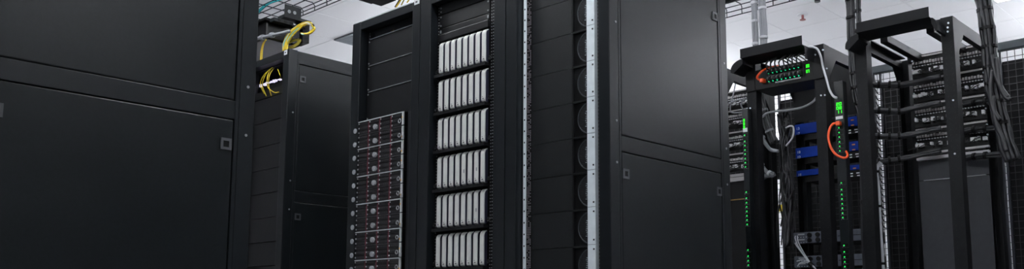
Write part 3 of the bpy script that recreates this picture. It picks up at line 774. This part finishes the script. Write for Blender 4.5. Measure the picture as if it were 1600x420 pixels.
# ---------------------------------------------------------------- patch panels at the back of racks B and C
def patch_panel(label, X, yr_, yl_, zt, hgt, seed, dense=True):
    rnd = random.Random(seed)
    t = thing('network_patch_panel', label, 'patch panel', (X, (yl_+yr_)/2, zt-hgt), 'patch panels')
    W = yl_-yr_
    bbox(X, X+.018, yr_, yl_, zt-hgt, zt).build('plate', INK, t)
    bbox(X-.012, X+.005, yr_+.004, yl_-.004, zt-hgt*.10, zt-hgt*.03).build('top_bar', PATCHG, t)
    # grey jack row
    mb = MB(); n = 24
    for i in range(n):
        y = yr_+.015+(W-.03)*i/(n-1); mb.box(X-.012-rnd.random()*.008, X, y-.0058, y+.0058, zt-hgt*.40, zt-hgt*(.27+.05*rnd.random()))
    tag(mb.build('jack_row', PATCHG, t), kind='stuff')
    mb = MB()
    for i in range(n):
        y = yr_+.015+(W-.03)*i/(n-1); mb.box(X-.008, X, y-.005, y+.005, zt-hgt*.50, zt-hgt*.46)
    tag(mb.build('label_dashes', mat('dash_white', (.6, .6, .62), .5), t), kind='stuff')
    # bright plugs
    mb = MB()
    i = 0
    while i < n:
        y = yr_+.015+(W-.03)*i/(n-1)
        if rnd.random() < .8:
            L = rnd.choice((.011, .014, .022)); hz = zt-hgt*(.64+.05*rnd.random()); mb.box(X-.03, X, y-L/2, y+L/2, hz-.017-.008*rnd.random(), hz)
        i += rnd.choice((1, 1, 2))
    tag(mb.build('white_plugs', mat('plug_white', (.85, .85, .86), .35), t), kind='stuff')
    # cords drooping
    mb = MB()
    for i in range(14):
        y = yr_+.02+(W-.04)*rnd.random(); z = zt-hgt*.70
        mb.tube(cr([(X-.028, y, z), (X-.06, y+rnd.uniform(-.03, .03), z-.02), (X-.045, y+rnd.uniform(-.08, .08), z-hgt*.22)], 4), .003, 5)
    tag(mb.build('cord_tangle', RUBBER, t, smooth=True), kind='stuff')
    for yy in (yr_+.004, yl_-.004):
        for zz in (zt-hgt*.2, zt-hgt*.6): put('screw', bolt_me, t, (X, yy, zz))
XP = XB-.10
pl_, pr_ = P(1427.5, 150, X=XP).y, P(1539, 130, X=XP).y
def zpp(y_, px=1430): return P(px, y_, X=XP).z
zrow = [zpp(103), zpp(129), zpp(163.5), zpp(203.5), zpp(238)]
# short top unit, then three taller ones
patch_panel('topmost of the patch panels at back of the far right rack', XP, pr_, pl_, zpp(88), zpp(88)-zpp(123), 1)
for k in range(3):
    patch_panel('%s patch panel down at back of the far right rack' % ('second', 'third', 'lowest')[k], XP, pr_, pl_, zpp(124+39*k), zpp(124+39*k)-zpp(161+39*k), 2+k)
zt = zpp(240); bbox(XP-.012, XP+.02, pr_, pl_, zt-.012, zt).build('bright_rail', mat('rail_white', (.55, .53, .55), .4), rB)
bbox(XP-.012, XP+.02, pr_, pl_, zt-.048, zt-.03).build('bright_rail', mat('rail_white', (.55, .53, .55)), rB)
bbox(XP, XP+.02, pr_, pl_, zpp(87), HO-.02).build('header_plate', DARKP, rB)
p1, p2 = P(1453, 76, X=XF+.3), P(1474, 72, X=XF+.3)
# grey blank panels under the patch panels
zq = [zt-.055, P(1430, 283, X=XP).z]
pa, pb_ = P(1436, 300, X=XP).y, P(1546, 285, X=XP).y
bp = bbox(XP+.012, XP+.02, pb_, pa, zq[1]+.002, zq[0]).build('blanking_panel', GREYPANEL, rB, bevel=.002)
bbox(XP+.006, XP+.02, pb_+.02, pa-.03, zq[1]-.002, zq[1]+.002).build('panel_edge_line', LGREY, rB)
bp = bbox(XP+.012, XP+.02, pb_, pa, .1, zq[1]-.003).build('blanking_panel', GREYPANEL, rB, bevel=.002)
# rack C panels seen in the narrow gap
XC = XB-.11
def zpc(y_): return P(1150, y_, X=XC).z
for k, y_ in enumerate((141, 171, 205, 239)):
    patch_panel('%s patch panel in the slim gap beside the tall cabinet' % ('topmost', 'second', 'third', 'lowest')[k], XC, YC0+.07, YC1-.05, zpc(y_), zpc(y_)-zpc(y_+29.5), 20+k)
bbox(XC-.01, XC+.01, YC0+.07, YC1-.05, zpc(283), zpc(277)).build('bright_rail', PATCHG, rC); bbox(XC-.01, XC+.01, YC0+.07, YC1-.05, zpc(276), zpc(272)).build('bright_rail', PATCHG, rC)
bbox(XC+.012, XC+.02, YC0+.07, YC1-.05, .1, zpc(284)).build('blanking_panel', DARKP, rC)
bbox(XC-.012, XC-.008, YC0+.09, YC1-.08, zpc(312)-.003, zpc(312)+.003).build('tan_strip', mat('tan_strip', (.4, .24, .05), .5), rC)
for k, q in enumerate(([(1152, 116), (1147, 142), (1141, 170), (1146, 176), (1162, 175)], [(1168, 154), (1161, 157), (1158, 164), (1162, 171), (1168, 172)], [(1139, 161), (1150, 157), (1164, 154)])):
    tag(MB().tube(cr([P(a, b, X=XC-.10) for a, b in q]), .006, 6).build('grey_lead', GREYC, smooth=True), ('grey lead hanging straight in the slim gap', 'short grey lead curling into the left post', 'grey lead lying level across the slim gap')[k], 'cable')

# ---------------------------------------------------------------- bundles
def bundle(label, path, n, R_, rc, M, tieM, ties, seed, group=None, tie_r=None):
    rnd = random.Random(seed); t = thing('cable_bundle', label, 'cable bundle', path[0], group)
    sm = cr(path, 8)
    offs = []
    for i in range(n):
        a = 2*math.pi*i/n+rnd.random()*.4; q = R_*(1 if i % 3 else .35); offs.append((a, q))
    for a, q in offs:
        pts = []
        for i, p in enumerate(sm):
            dd = (sm[min(i+1, len(sm)-1)]-sm[max(i-1, 0)]).normalized()
            u = dd.orthogonal().normalized() if False else dd.cross(Vector((.3, .9, .2))).normalized(); v = dd.cross(u)
            wob = .12*R_*math.sin(i*.7+a*3)
            pts.append(p+(q+wob)*(math.cos(a)*u+math.sin(a)*v))
        MB().tube(pts, rc, 6).build('cable', M, t, smooth=True)
    for u in ties:
        i = min(len(sm)-2, max(1, int(u*(len(sm)-1)))); dd = (sm[i+1]-sm[i-1]).normalized()
        MB().tube([sm[i]-dd*.008, sm[i]+dd*.008], (tie_r or R_+rc*1.15), 12).build('cable_tie', tieM, t)
    return t
ZT = H-.02
def drop(px0, py0, px1, py1, X, X1=None, mid=()):
    q = P(px0, py0, X=X)   # the drop leaves the tray over its near edge
    return [Vector((5.80, q.y, CZ+2.29+.125)), Vector((5.62, q.y, CZ+2.29+.135)), Vector((X+.06, q.y, CZ+2.29+.10)), P(px0, -22, X=X)]+[P(a, b, X=X) for a, b in mid]+[P(px1, py1, X=X1 or X)]
XD = 5.235
bundle('left of two grey cable drops with white ties above the open rack', drop(1177, -38, 1181, 92, XD, mid=((1178, 0), (1180, 45))), 7, .0135, .0085, mat('drop_grey', (.30, .31, .33), .5), WHITEC, (.56, .70, .80, .93), 1, 'grey cable drops')
bundle('right of two grey cable drops with white ties above the open rack', drop(1189, -38, 1193, 92, XD, mid=((1190, 0), (1193, 40))), 7, .017, .0098, mat('drop_grey', (.30, .31, .33)), WHITEC, (.58, .74, .9), 2, 'grey cable drops')
DKC = mat('dark_cable_jacket', (.016, .017, .020), .4)
bundle('dark cable drop running down between the two open racks', drop(1327, -38, 1355, 430, 5.42, mid=((1328, 0), (1331, 60), (1334, 115), (1338, 150), (1347, 190), (1351, 300))), 7, .018, .0105, DKC, INK, (.4, .46, .52, .6, .67, .74, .83, .92), 3)
bundle('slim dark cable drop disappearing behind the far right trough', drop(1340, -38, 1341, 70, 5.40, mid=((1340, 0), (1341, 35))), 5, .012, .008, DKC, INK, (.6, .75, .9), 4)
XG = 5.45
bundle('thick dark cable trunk with black ties at far right', drop(1533, -38, 1582, 250, XG, mid=((1536, 0), (1543, 45), (1547, 90), (1551, 130), (1560, 170), (1570, 215))), 12, .030, .0125, DKC, INK, (.38, .44, .5, .57, .64, .7, .78, .86), 5)
for k, q in enumerate(([(1549, 85), (1556, 118), (1565, 138), (1575, 152)], [(1550, 110), (1548, 140), (1551, 168), (1562, 188)], [(1551, 150), (1556, 190), (1566, 215), (1572, 236)], [(1557, 90), (1562, 130), (1570, 150), (1578, 156)])):
    tag(MB().tube(cr([P(a, b, X=XG-.06) for a, b in q]), .013, 8).build('dark_cable', DKC, smooth=True), ('dark cable leaving the thick trunk highest', 'dark cable peeling left off the thick trunk', 'dark cable leaving the thick trunk lowest', 'dark cable curling outward at right of the thick trunk')[k], 'cable')
# level bundles in rack B
for k, (ya_, yb_, yc_) in enumerate(((131, 132, 128), (171, 173, 168), (211, 212, 208), (251, 248, 243))):
    pts = [P(1350, ya_-4, X=5.75), P(1362, ya_+.5, X=5.78), P(1376, ya_+1, X=5.8), P(1405, yb_, X=5.84), P(1428, yc_, X=5.86), P(1470, yc_-9, X=5.88)]
    bundle('%s pair of tied dark cables running level into the far right rack' % ('topmost', 'second', 'third', 'lowest')[k], pts, 4, .014, .0105, mat('sheen_cable', (.02, .021, .025), .3), INK, (.38, .5, .62), 30+k, 'level cable pairs')
for k, y_ in enumerate((150, 192, 234)):
    pts = [P(1505, y_+14, X=5.9), P(1525, y_+10, X=5.87), P(1545, y_+8, X=5.85), P(1566, y_+6, X=5.83)]
    bundle('%s tied cables running level from the thick trunk' % ('upper', 'middle', 'lower')[k], pts, 3, .012, .010, DKC, INK, (.3, .6), 40+k)
# white cable down the left post of rack B
pts = [P(a, b, X=5.62) for a, b in ((1377, 254), (1371, 262), (1370, 272), (1373, 300), (1374, 330), (1376, 365), (1379, 400), (1380, 430))]
bundle('white cable pair running down beside the far right rack post', pts, 3, .007, .0085, WHITEC, INK, (.25, .55, .92), 50)
# grey bundle and tangle behind rack A
XT = 5.72
bundle('grey tied trunk curving down behind the left post of the glowing rack', [P(a, b, X=XT) for a, b in ((1187, 138), (1190, 160), (1196, 185), (1203, 205), (1210, 222))], 6, .022, .010, mat('trunk_grey', (.07, .072, .075), .5), GREYC, (.1, .4, .75), 51)
bundle('grey cable sweep crossing to the dark tangle behind the glowing rack', [P(a, b, X=XT-.03) for a, b in ((1183, 172), (1186, 195), (1192, 215), (1203, 232), (1216, 236))], 3, .009, .008, mat('sweep_grey', (.28, .29, .31), .45), GREYC, (.5,), 52)
bundle('lower grey cable bending to a stub behind the glowing rack', [P(a, b, X=XT-.03) for a, b in ((1185, 205), (1187, 235), (1189, 255), (1198, 267), (1206, 273))], 3, .010, .009, mat('sweep_grey', (.28, .29, .31)), WHITEC, (.55, .9), 53)
bundle('short level grey stub bundle behind the glowing rack', [P(a, b, X=XT-.02) for a, b in ((1186, 276), (1195, 275), (1203, 273), (1210, 271))], 4, .012, .010, GREYC, GREYC, (.3, .8), 54)
tag(MB().tube(cr([P(a, b, X=5.5) for a, b in ((1191, 183), (1198, 177), (1212, 174), (1230, 172), (1248, 169), (1262, 164), (1271, 158), (1277, 150))]), .0075, 8).build('grey_lead', mat('lead_pale', (.35, .36, .38), .45), smooth=True), 'long grey lead swinging across the opening under the power unit', 'cable')
tag(MB().tube(cr([P(a, b, X=XF-.02) for a, b in ((1264, 73), (1272, 74), (1278, 78), (1283, 90), (1286, 105), (1291, 122), (1296, 140), (1302, 150), (1308, 153))]), .0072, 8).build('white_lead', WHITEC, smooth=True), 'white lead running from the trough down to the tall power strip', 'cable')
tag(MB().tube(cr([P(a, b, X=XT) for a, b in ((1228, 200), (1234, 197), (1239, 198), (1240, 207), (1237, 217), (1228, 228))]), .006, 8).build('white_lead', WHITEC, smooth=True), 'white lead loop beside the upper navy blue unit', 'cable')
rnd = random.Random(5)
tangle = thing('cable_bundle', 'dark tangled cable mass hanging behind the glowing open rack', 'cable bundle', P(1225, 260, X=5.8))
for k in range(26):
    a0 = rnd.uniform(1212, 1236); pts = []
    for i, y_ in enumerate((172, 195, 225, 255, 290, 320, 350, 385)):
        cx = 1222+ (5 if y_ > 250 else 0)
        pts.append(P(cx+(a0-1222)*(.9-.25*math.sin(i*.9))+rnd.uniform(-5, 5), y_+rnd.uniform(-6, 6), X=5.83+rnd.uniform(-.06, .06)))
    n_ = rnd.randint(5, 8); s_ = rnd.randint(0, 8-n_)
    MB().tube(cr(pts[s_:s_+n_], 6), rnd.choice((.005, .006, .008)), 6).build('cable', rnd.choice((RUBBER, DKC, DKC, mat('tangle_grey', (.035, .037, .04), .5))), tangle, smooth=True)

# ---------------------------------------------------------------- cage behind: solid dark sheets, mesh above, top rail
XM = 7.05
cg = thing('cage_fence', 'dark metal cage fence behind the open racks with wire mesh at its top', 'fence', (XM, 2.5, 0))
zs_ = CZ+1.858
def yx(px, py, X=XM): return P(px, py, X=X).y
gap1 = (yx(1210, 300), yx(1222.5, 300)); gap2 = (yx(1371.5, 230), yx(1381.5, 230)); gap3 = (yx(1571, 300), yx(1577.5, 300))
ys_ = [5.6, gap1[0], gap1[1], gap2[0], gap2[1], gap3[0], gap3[1], -.4]
for a, b in ((0, 1), (2, 3), (4, 5), (6, 7)):
    L = ys_[a]-ys_[b]; n = max(1, round(L/.9))
    for i in range(n):
        y1_ = ys_[a]-L*i/n; y0_ = ys_[a]-L*(i+1)/n
        bbox(XM+.02, XM+.045, y0_+.001, y1_-.001, .05, zs_).build('sheet_panel', DARKP, cg)
bbox(XM+.02, XM+.045, gap1[1], gap1[0], P(1216, 279, X=XM).z, P(1216, 218, X=XM).z).build('sheet_panel', DARKP, cg)
bbox(XM-.03, XM+.03, -.4, 5.6, CZ+1.935, CZ+1.995).build('top_rail', mat('rail_slate', (.06, .075, .085), .4), cg, bevel=.006)
mb = MB(); y = -.4
while y < 5.6:
    mb.box(XM-.002, XM+.002, y-.002, y+.002, .05, CZ+1.935); y += .05
z = .1
while z < CZ+1.93:
    mb.box(XM-.006, XM-.002, -.4, 5.6, z-.002, z+.002); z += .05
tag(mb.build('wire_mesh', mat('mesh_wire', (.018, .018, .02), .5), cg), kind='stuff')
for gx in (gap1, gap2, gap3):
    for y in gx: bbox(XM-.012, XM+.018, y-.008, y+.008, 0, CZ+1.935).build('fence_post', MESHW, cg)
mb = MB()
# little leads hung in the second gap
for k in range(22):
    z = P(1377, 140+k*10, X=7.03).z; y0_ = gap2[0]
    mb.tube(cr([(7.035, y0_, z+.02), (7.02, y0_-.02, z), (7.03, y0_-.03, z-.03), (7.035, y0_-.06, z-.035)], 3), .0045, 5)
tag(mb.build('mesh_clips', INK, cg), kind='stuff')
p = P(1216, 324, X=XM-.015)
bbox(XM-.016, XM-.013, gap1[1], gap1[0], P(1216, 330.5, X=XM-.015).z, P(1216, 320, X=XM-.015).z).build('yellow_tag', YELLOW, cg)

# ---------------------------------------------------------------- wire trays overhead
def wire_tray(label, x_far, width, z, y0, y1, drop_=.055, pitch=.11, cols=5, r=.0028, lids=None):
    t = thing('wire_tray', label, 'cable tray', (x_far, (y0+y1)/2, z))
    xs = [x_far-width*i/(cols-1) for i in range(cols)]
    for x in xs: MB().cyl((x, y0, z), (x, y1, z), r, 6).build('long_wire', MESHW, t)
    for x in (x_far+.003, x_far-width-.003):
        for dz in (drop_*.5, drop_): MB().cyl((x, y0, z-dz), (x, y1, z-dz), r, 6).build('long_wire', MESHW, t)
    n = int((y1-y0)/pitch)
    me = MB().tube([(x_far+.003, 0, z-drop_), (x_far+.003, 0, z-.018), (x_far-.015, 0, z), (x_far-width+.015, 0, z), (x_far-width-.003, 0, z-.018), (x_far-width-.003, 0, z-drop_)], r, 6).mesh('cross_wire', MESHW)
    for k in range(n): put('cross_wire', me, t, (0, y0+.03+k*pitch, 0))
    for yy in (y0+.2, y1-.2):
        MB().cyl((x_far-width/2, yy, z), (x_far-width/2, yy, H), .005, 6).build('hanger_rod', LGREY, t)
    return t
ZW = CZ+1.98
xw = P(471.5, 24.4, Z=ZW).x
wire_tray('wire mesh cable tray overhead above the lone far cabinet', xw, .36, ZW+.05, 3.2, 7.6, .05, .14, 6, .0035)
ZW2 = CZ+2.29
xw2 = P(1134, 27.7, Z=ZW2).x
wt = wire_tray('wire mesh cable tray overhead above the open racks', xw2, .42, ZW2+.075, .6, 4.8, .075, .13, 5, .004)
p = P(1140, 5, Z=ZW2+.081)
tag(bbox(p.x-.14, p.x, 2.2, 4.6, ZW2+.080, ZW2+.090).build('cable_mat', DKC), 'dark flat cable layer lying on the tray above the open racks', 'cable')

# ---------------------------------------------------------------- things over the lone far cabinet
yk = P(471, 20, Z=ZW+.05).y
def pk(px, py, Y=5.0): return P(px, py, Y=Y)
YK = 5.02
t = thing('tray_bracket', 'black bracket plate with two round holes hanging under the wire tray', 'bracket', pk(458, 20, YK))
a, b, c, d_ = pk(445.5, 6.5, YK), pk(471, 12.5, YK), pk(471, 31, YK), pk(446, 24.5, YK)
x0_, x1_ = a.x, b.x; z1_, z0_ = (a.z+b.z)/2, (c.z+d_.z)/2
MB().box(x0_, x1_, YK, YK+.006, z0_, z1_).build('plate', FRAME, t, bevel=.001)
for px, py in ((452, 18), (460.5, 20)):
    q = pk(px, py, YK); MB().cyl((q.x, YK-.001, q.z), (q.x, YK+.0015, q.z), .012, 14).build('round_hole', LGREY, t)
bbox(x0_-.02, x1_+.06, YK-.03, YK+.05, z0_-.02, z0_-.002).build('foot', FRAME, t)
a, b = pk(427, 28.5, YK-.06), pk(457.5, 40, YK-.06)
t = thing('cable_manager', 'small black horizontal cable clamp bar under the bracket plate', 'cable manager', a)
bbox(a.x, b.x, YK-.07, YK-.02, pk(457.5, 41, YK-.06).z, pk(457.5, 35, YK-.06).z).build('bar', FRAME, t, bevel=.003)
for i in range(3):
    xx = a.x+(b.x-a.x)*(.2+.3*i); bbox(xx, xx+.02, YK-.074, YK-.0705, pk(457.5, 39.5, YK-.06).z, pk(457.5, 36.5, YK-.06).z).build('slot', INK, t)
# black duct
zb_ = P(432, 72, X=3.0).z
t = thing('cable_duct', 'glossy black cable duct box above the lone far cabinet', 'cable duct', (3.0, 5.6, zb_))
dy0 = P(455, 62, X=3.12).y
bbox(2.86, 3.12, 5.02, 6.8, zb_+.0, zb_+.115).build('body', mat('gloss_black', (.003, .003, .0035), .3, spec=.3), t, bevel=.012)
bbox(2.84, 3.14, 5.0, 6.8, zb_+.116, zb_+.13).build('lid', INK, t)
bbox(3.12, 3.17, 5.0, 5.1, zb_+.03, zb_+.17).build('end_bracket', INK, t)
# conduit
pts = [P(a, b, X=2.80) for a, b in ((396, 61), (410, 58.5), (425, 55), (440, 52), (452, 49))]
t = thing('conduit', 'grey flexible conduit with couplings beside the black duct', 'conduit', pts[0])
MB().tube(cr(pts), .011, 8).build('tube', GREYC, t, smooth=True)
for i in (1, 2):
    dd = (pts[i+1]-pts[i]).normalized(); MB().tube([pts[i]-dd*.015, pts[i]+dd*.015], .017, 10).build('coupling', GREYC, t)
# yellow, white and mint fibre loop
XYc = 2.98
loops = [[(441, 78), (448, 66), (456, 52), (466, 42), (477, 36.5), (487, 37), (491, 43), (488, 50), (480, 54), (472, 56)]]
fb = thing('fibre_bundle', 'yellow, white and mint fibre bundle looping over the lone far cabinet', 'cable bundle', P(445, 75, X=XYc))
for k in range(15):
    j = lambda s=1.6: random.uniform(-s, s)
    M_ = (YELLOW, YELLOW, MINT, YELLOW, WHITEC, YELLOW, YELLOW, INK, YELLOW, MINT, YELLOW, WHITEC, YELLOW, YELLOW, YELLOW)[k]
    off = (k-7)*.75
    q = [(442+k*.5+j(.6), 79), (447+off*.7+j(.6), 67), (456+off+j(), 52), (467+off*.5+j(), 42+off*.3), (478+j(2), 36.5+off*.35), (487+j(2), 38+off*.2), (490+j(2), 45), (485+j(2), 51+j()), (476+j(), 54+j()), (470, 52)]
    if k % 3 == 2: q = q[:6]
    pts = [P(a, b, X=XYc+.015*math.sin(k*1.7+i)) for i, (a, b) in enumerate(q)]
    MB().tube(cr(pts, 6), .0046, 6).build('cable', M_, fb, smooth=True)
for k in range(7):
    j = lambda s=2: random.uniform(-s, s)
    q = [(449+j(), 74), (458+j(), 73+j()), (466+j(), 68+j()), (468+j(), 62+j()), (460+j(), 62+j()), (452+j(), 66+j())]
    MB().tube(cr([P(a, b, X=XYc+.03) for a, b in q], 5), .0032, 5).build('slack_cable', mat('dull_yellow', (.42, .36, .05), .5), fb, smooth=True)
for k in range(2):
    q = [(407+k*2, 100), (408+k*2, 80), (411+k*1.5, 68), (416, 62)]
    tag(MB().tube(cr([P(a, b, X=2.83) for a, b in q], 5), .0036, 5).build('fibre_cable', YELLOW, smooth=True), 'yellow fibre cable dropping beside the large left cabinet edge', 'cable', 'yellow drops by the left cabinet')
for k, q in enumerate(([(398, 22), (408, 13), (418, 5), (432, 0), (445, -4)], [(398, 25), (410, 14), (420, 6), (434, 1), (447, -3)], [(398, 37), (410, 33.5), (418, 32), (426, 30)], [(398, 39), (410, 35.5), (418, 33.5), (426, 31.5)])):
    tag(MB().tube(cr([P(a, b, X=2.95) for a, b in q], 5), .006, 6).build('fibre_cable', TEAL, smooth=True), ('teal fibre cable lying high on the wire tray' if k < 2 else 'teal fibre cable under the wire tray entering the clamp bar'), 'cable', 'teal cables')
# black junction box and leads over the second cabinet
a = P(594, 6, X=3.05)
t = thing('junction_box', 'black junction box hanging under the tray above the drive server cabinet', 'junction box', a)
bbox(2.98, 3.12, P(605, 0, X=3.05).y, P(581, 0, X=3.05).y, a.z+.02, a.z+.11).build('box', INK, t, bevel=.008)
bbox(3.0, 3.1, P(580.8, 0, X=3.05).y, P(570, 0, X=3.05).y, a.z+.045, a.z+.1).build('connector', INK, t, bevel=.008)
for k, (q, M_) in enumerate((([(617, 11), (622, 3), (628, -8)], RUBBER), ([(619, 11), (625, 2), (631, -8)], YELLOW), ([(627, 8), (631, 0), (634, -8)], mat('dull_yellow', (.42, .36, .05))), ([(636, 4), (640, -2), (643, -8)], YELLOW))):
    tag(MB().tube(cr([P(a, b, X=2.95) for a, b in q], 5), .004, 5).build('riser_cable', M_, smooth=True), ('black riser cable leaving the drive server cabinet top', 'yellow riser cable next to the black one on the drive server cabinet', 'dull yellow riser cable above the drive server cabinet', 'yellow riser cable nearest the corner sticker of the drive server cabinet')[k], 'cable')
tag(bbox(F+.002, F+.05, P(613, 10, X=F).y, P(594, 17, X=F).y, HR, HR+.006).build('paper_label', STICK), 'white paper strip lying on the drive server cabinet top edge', 'label')
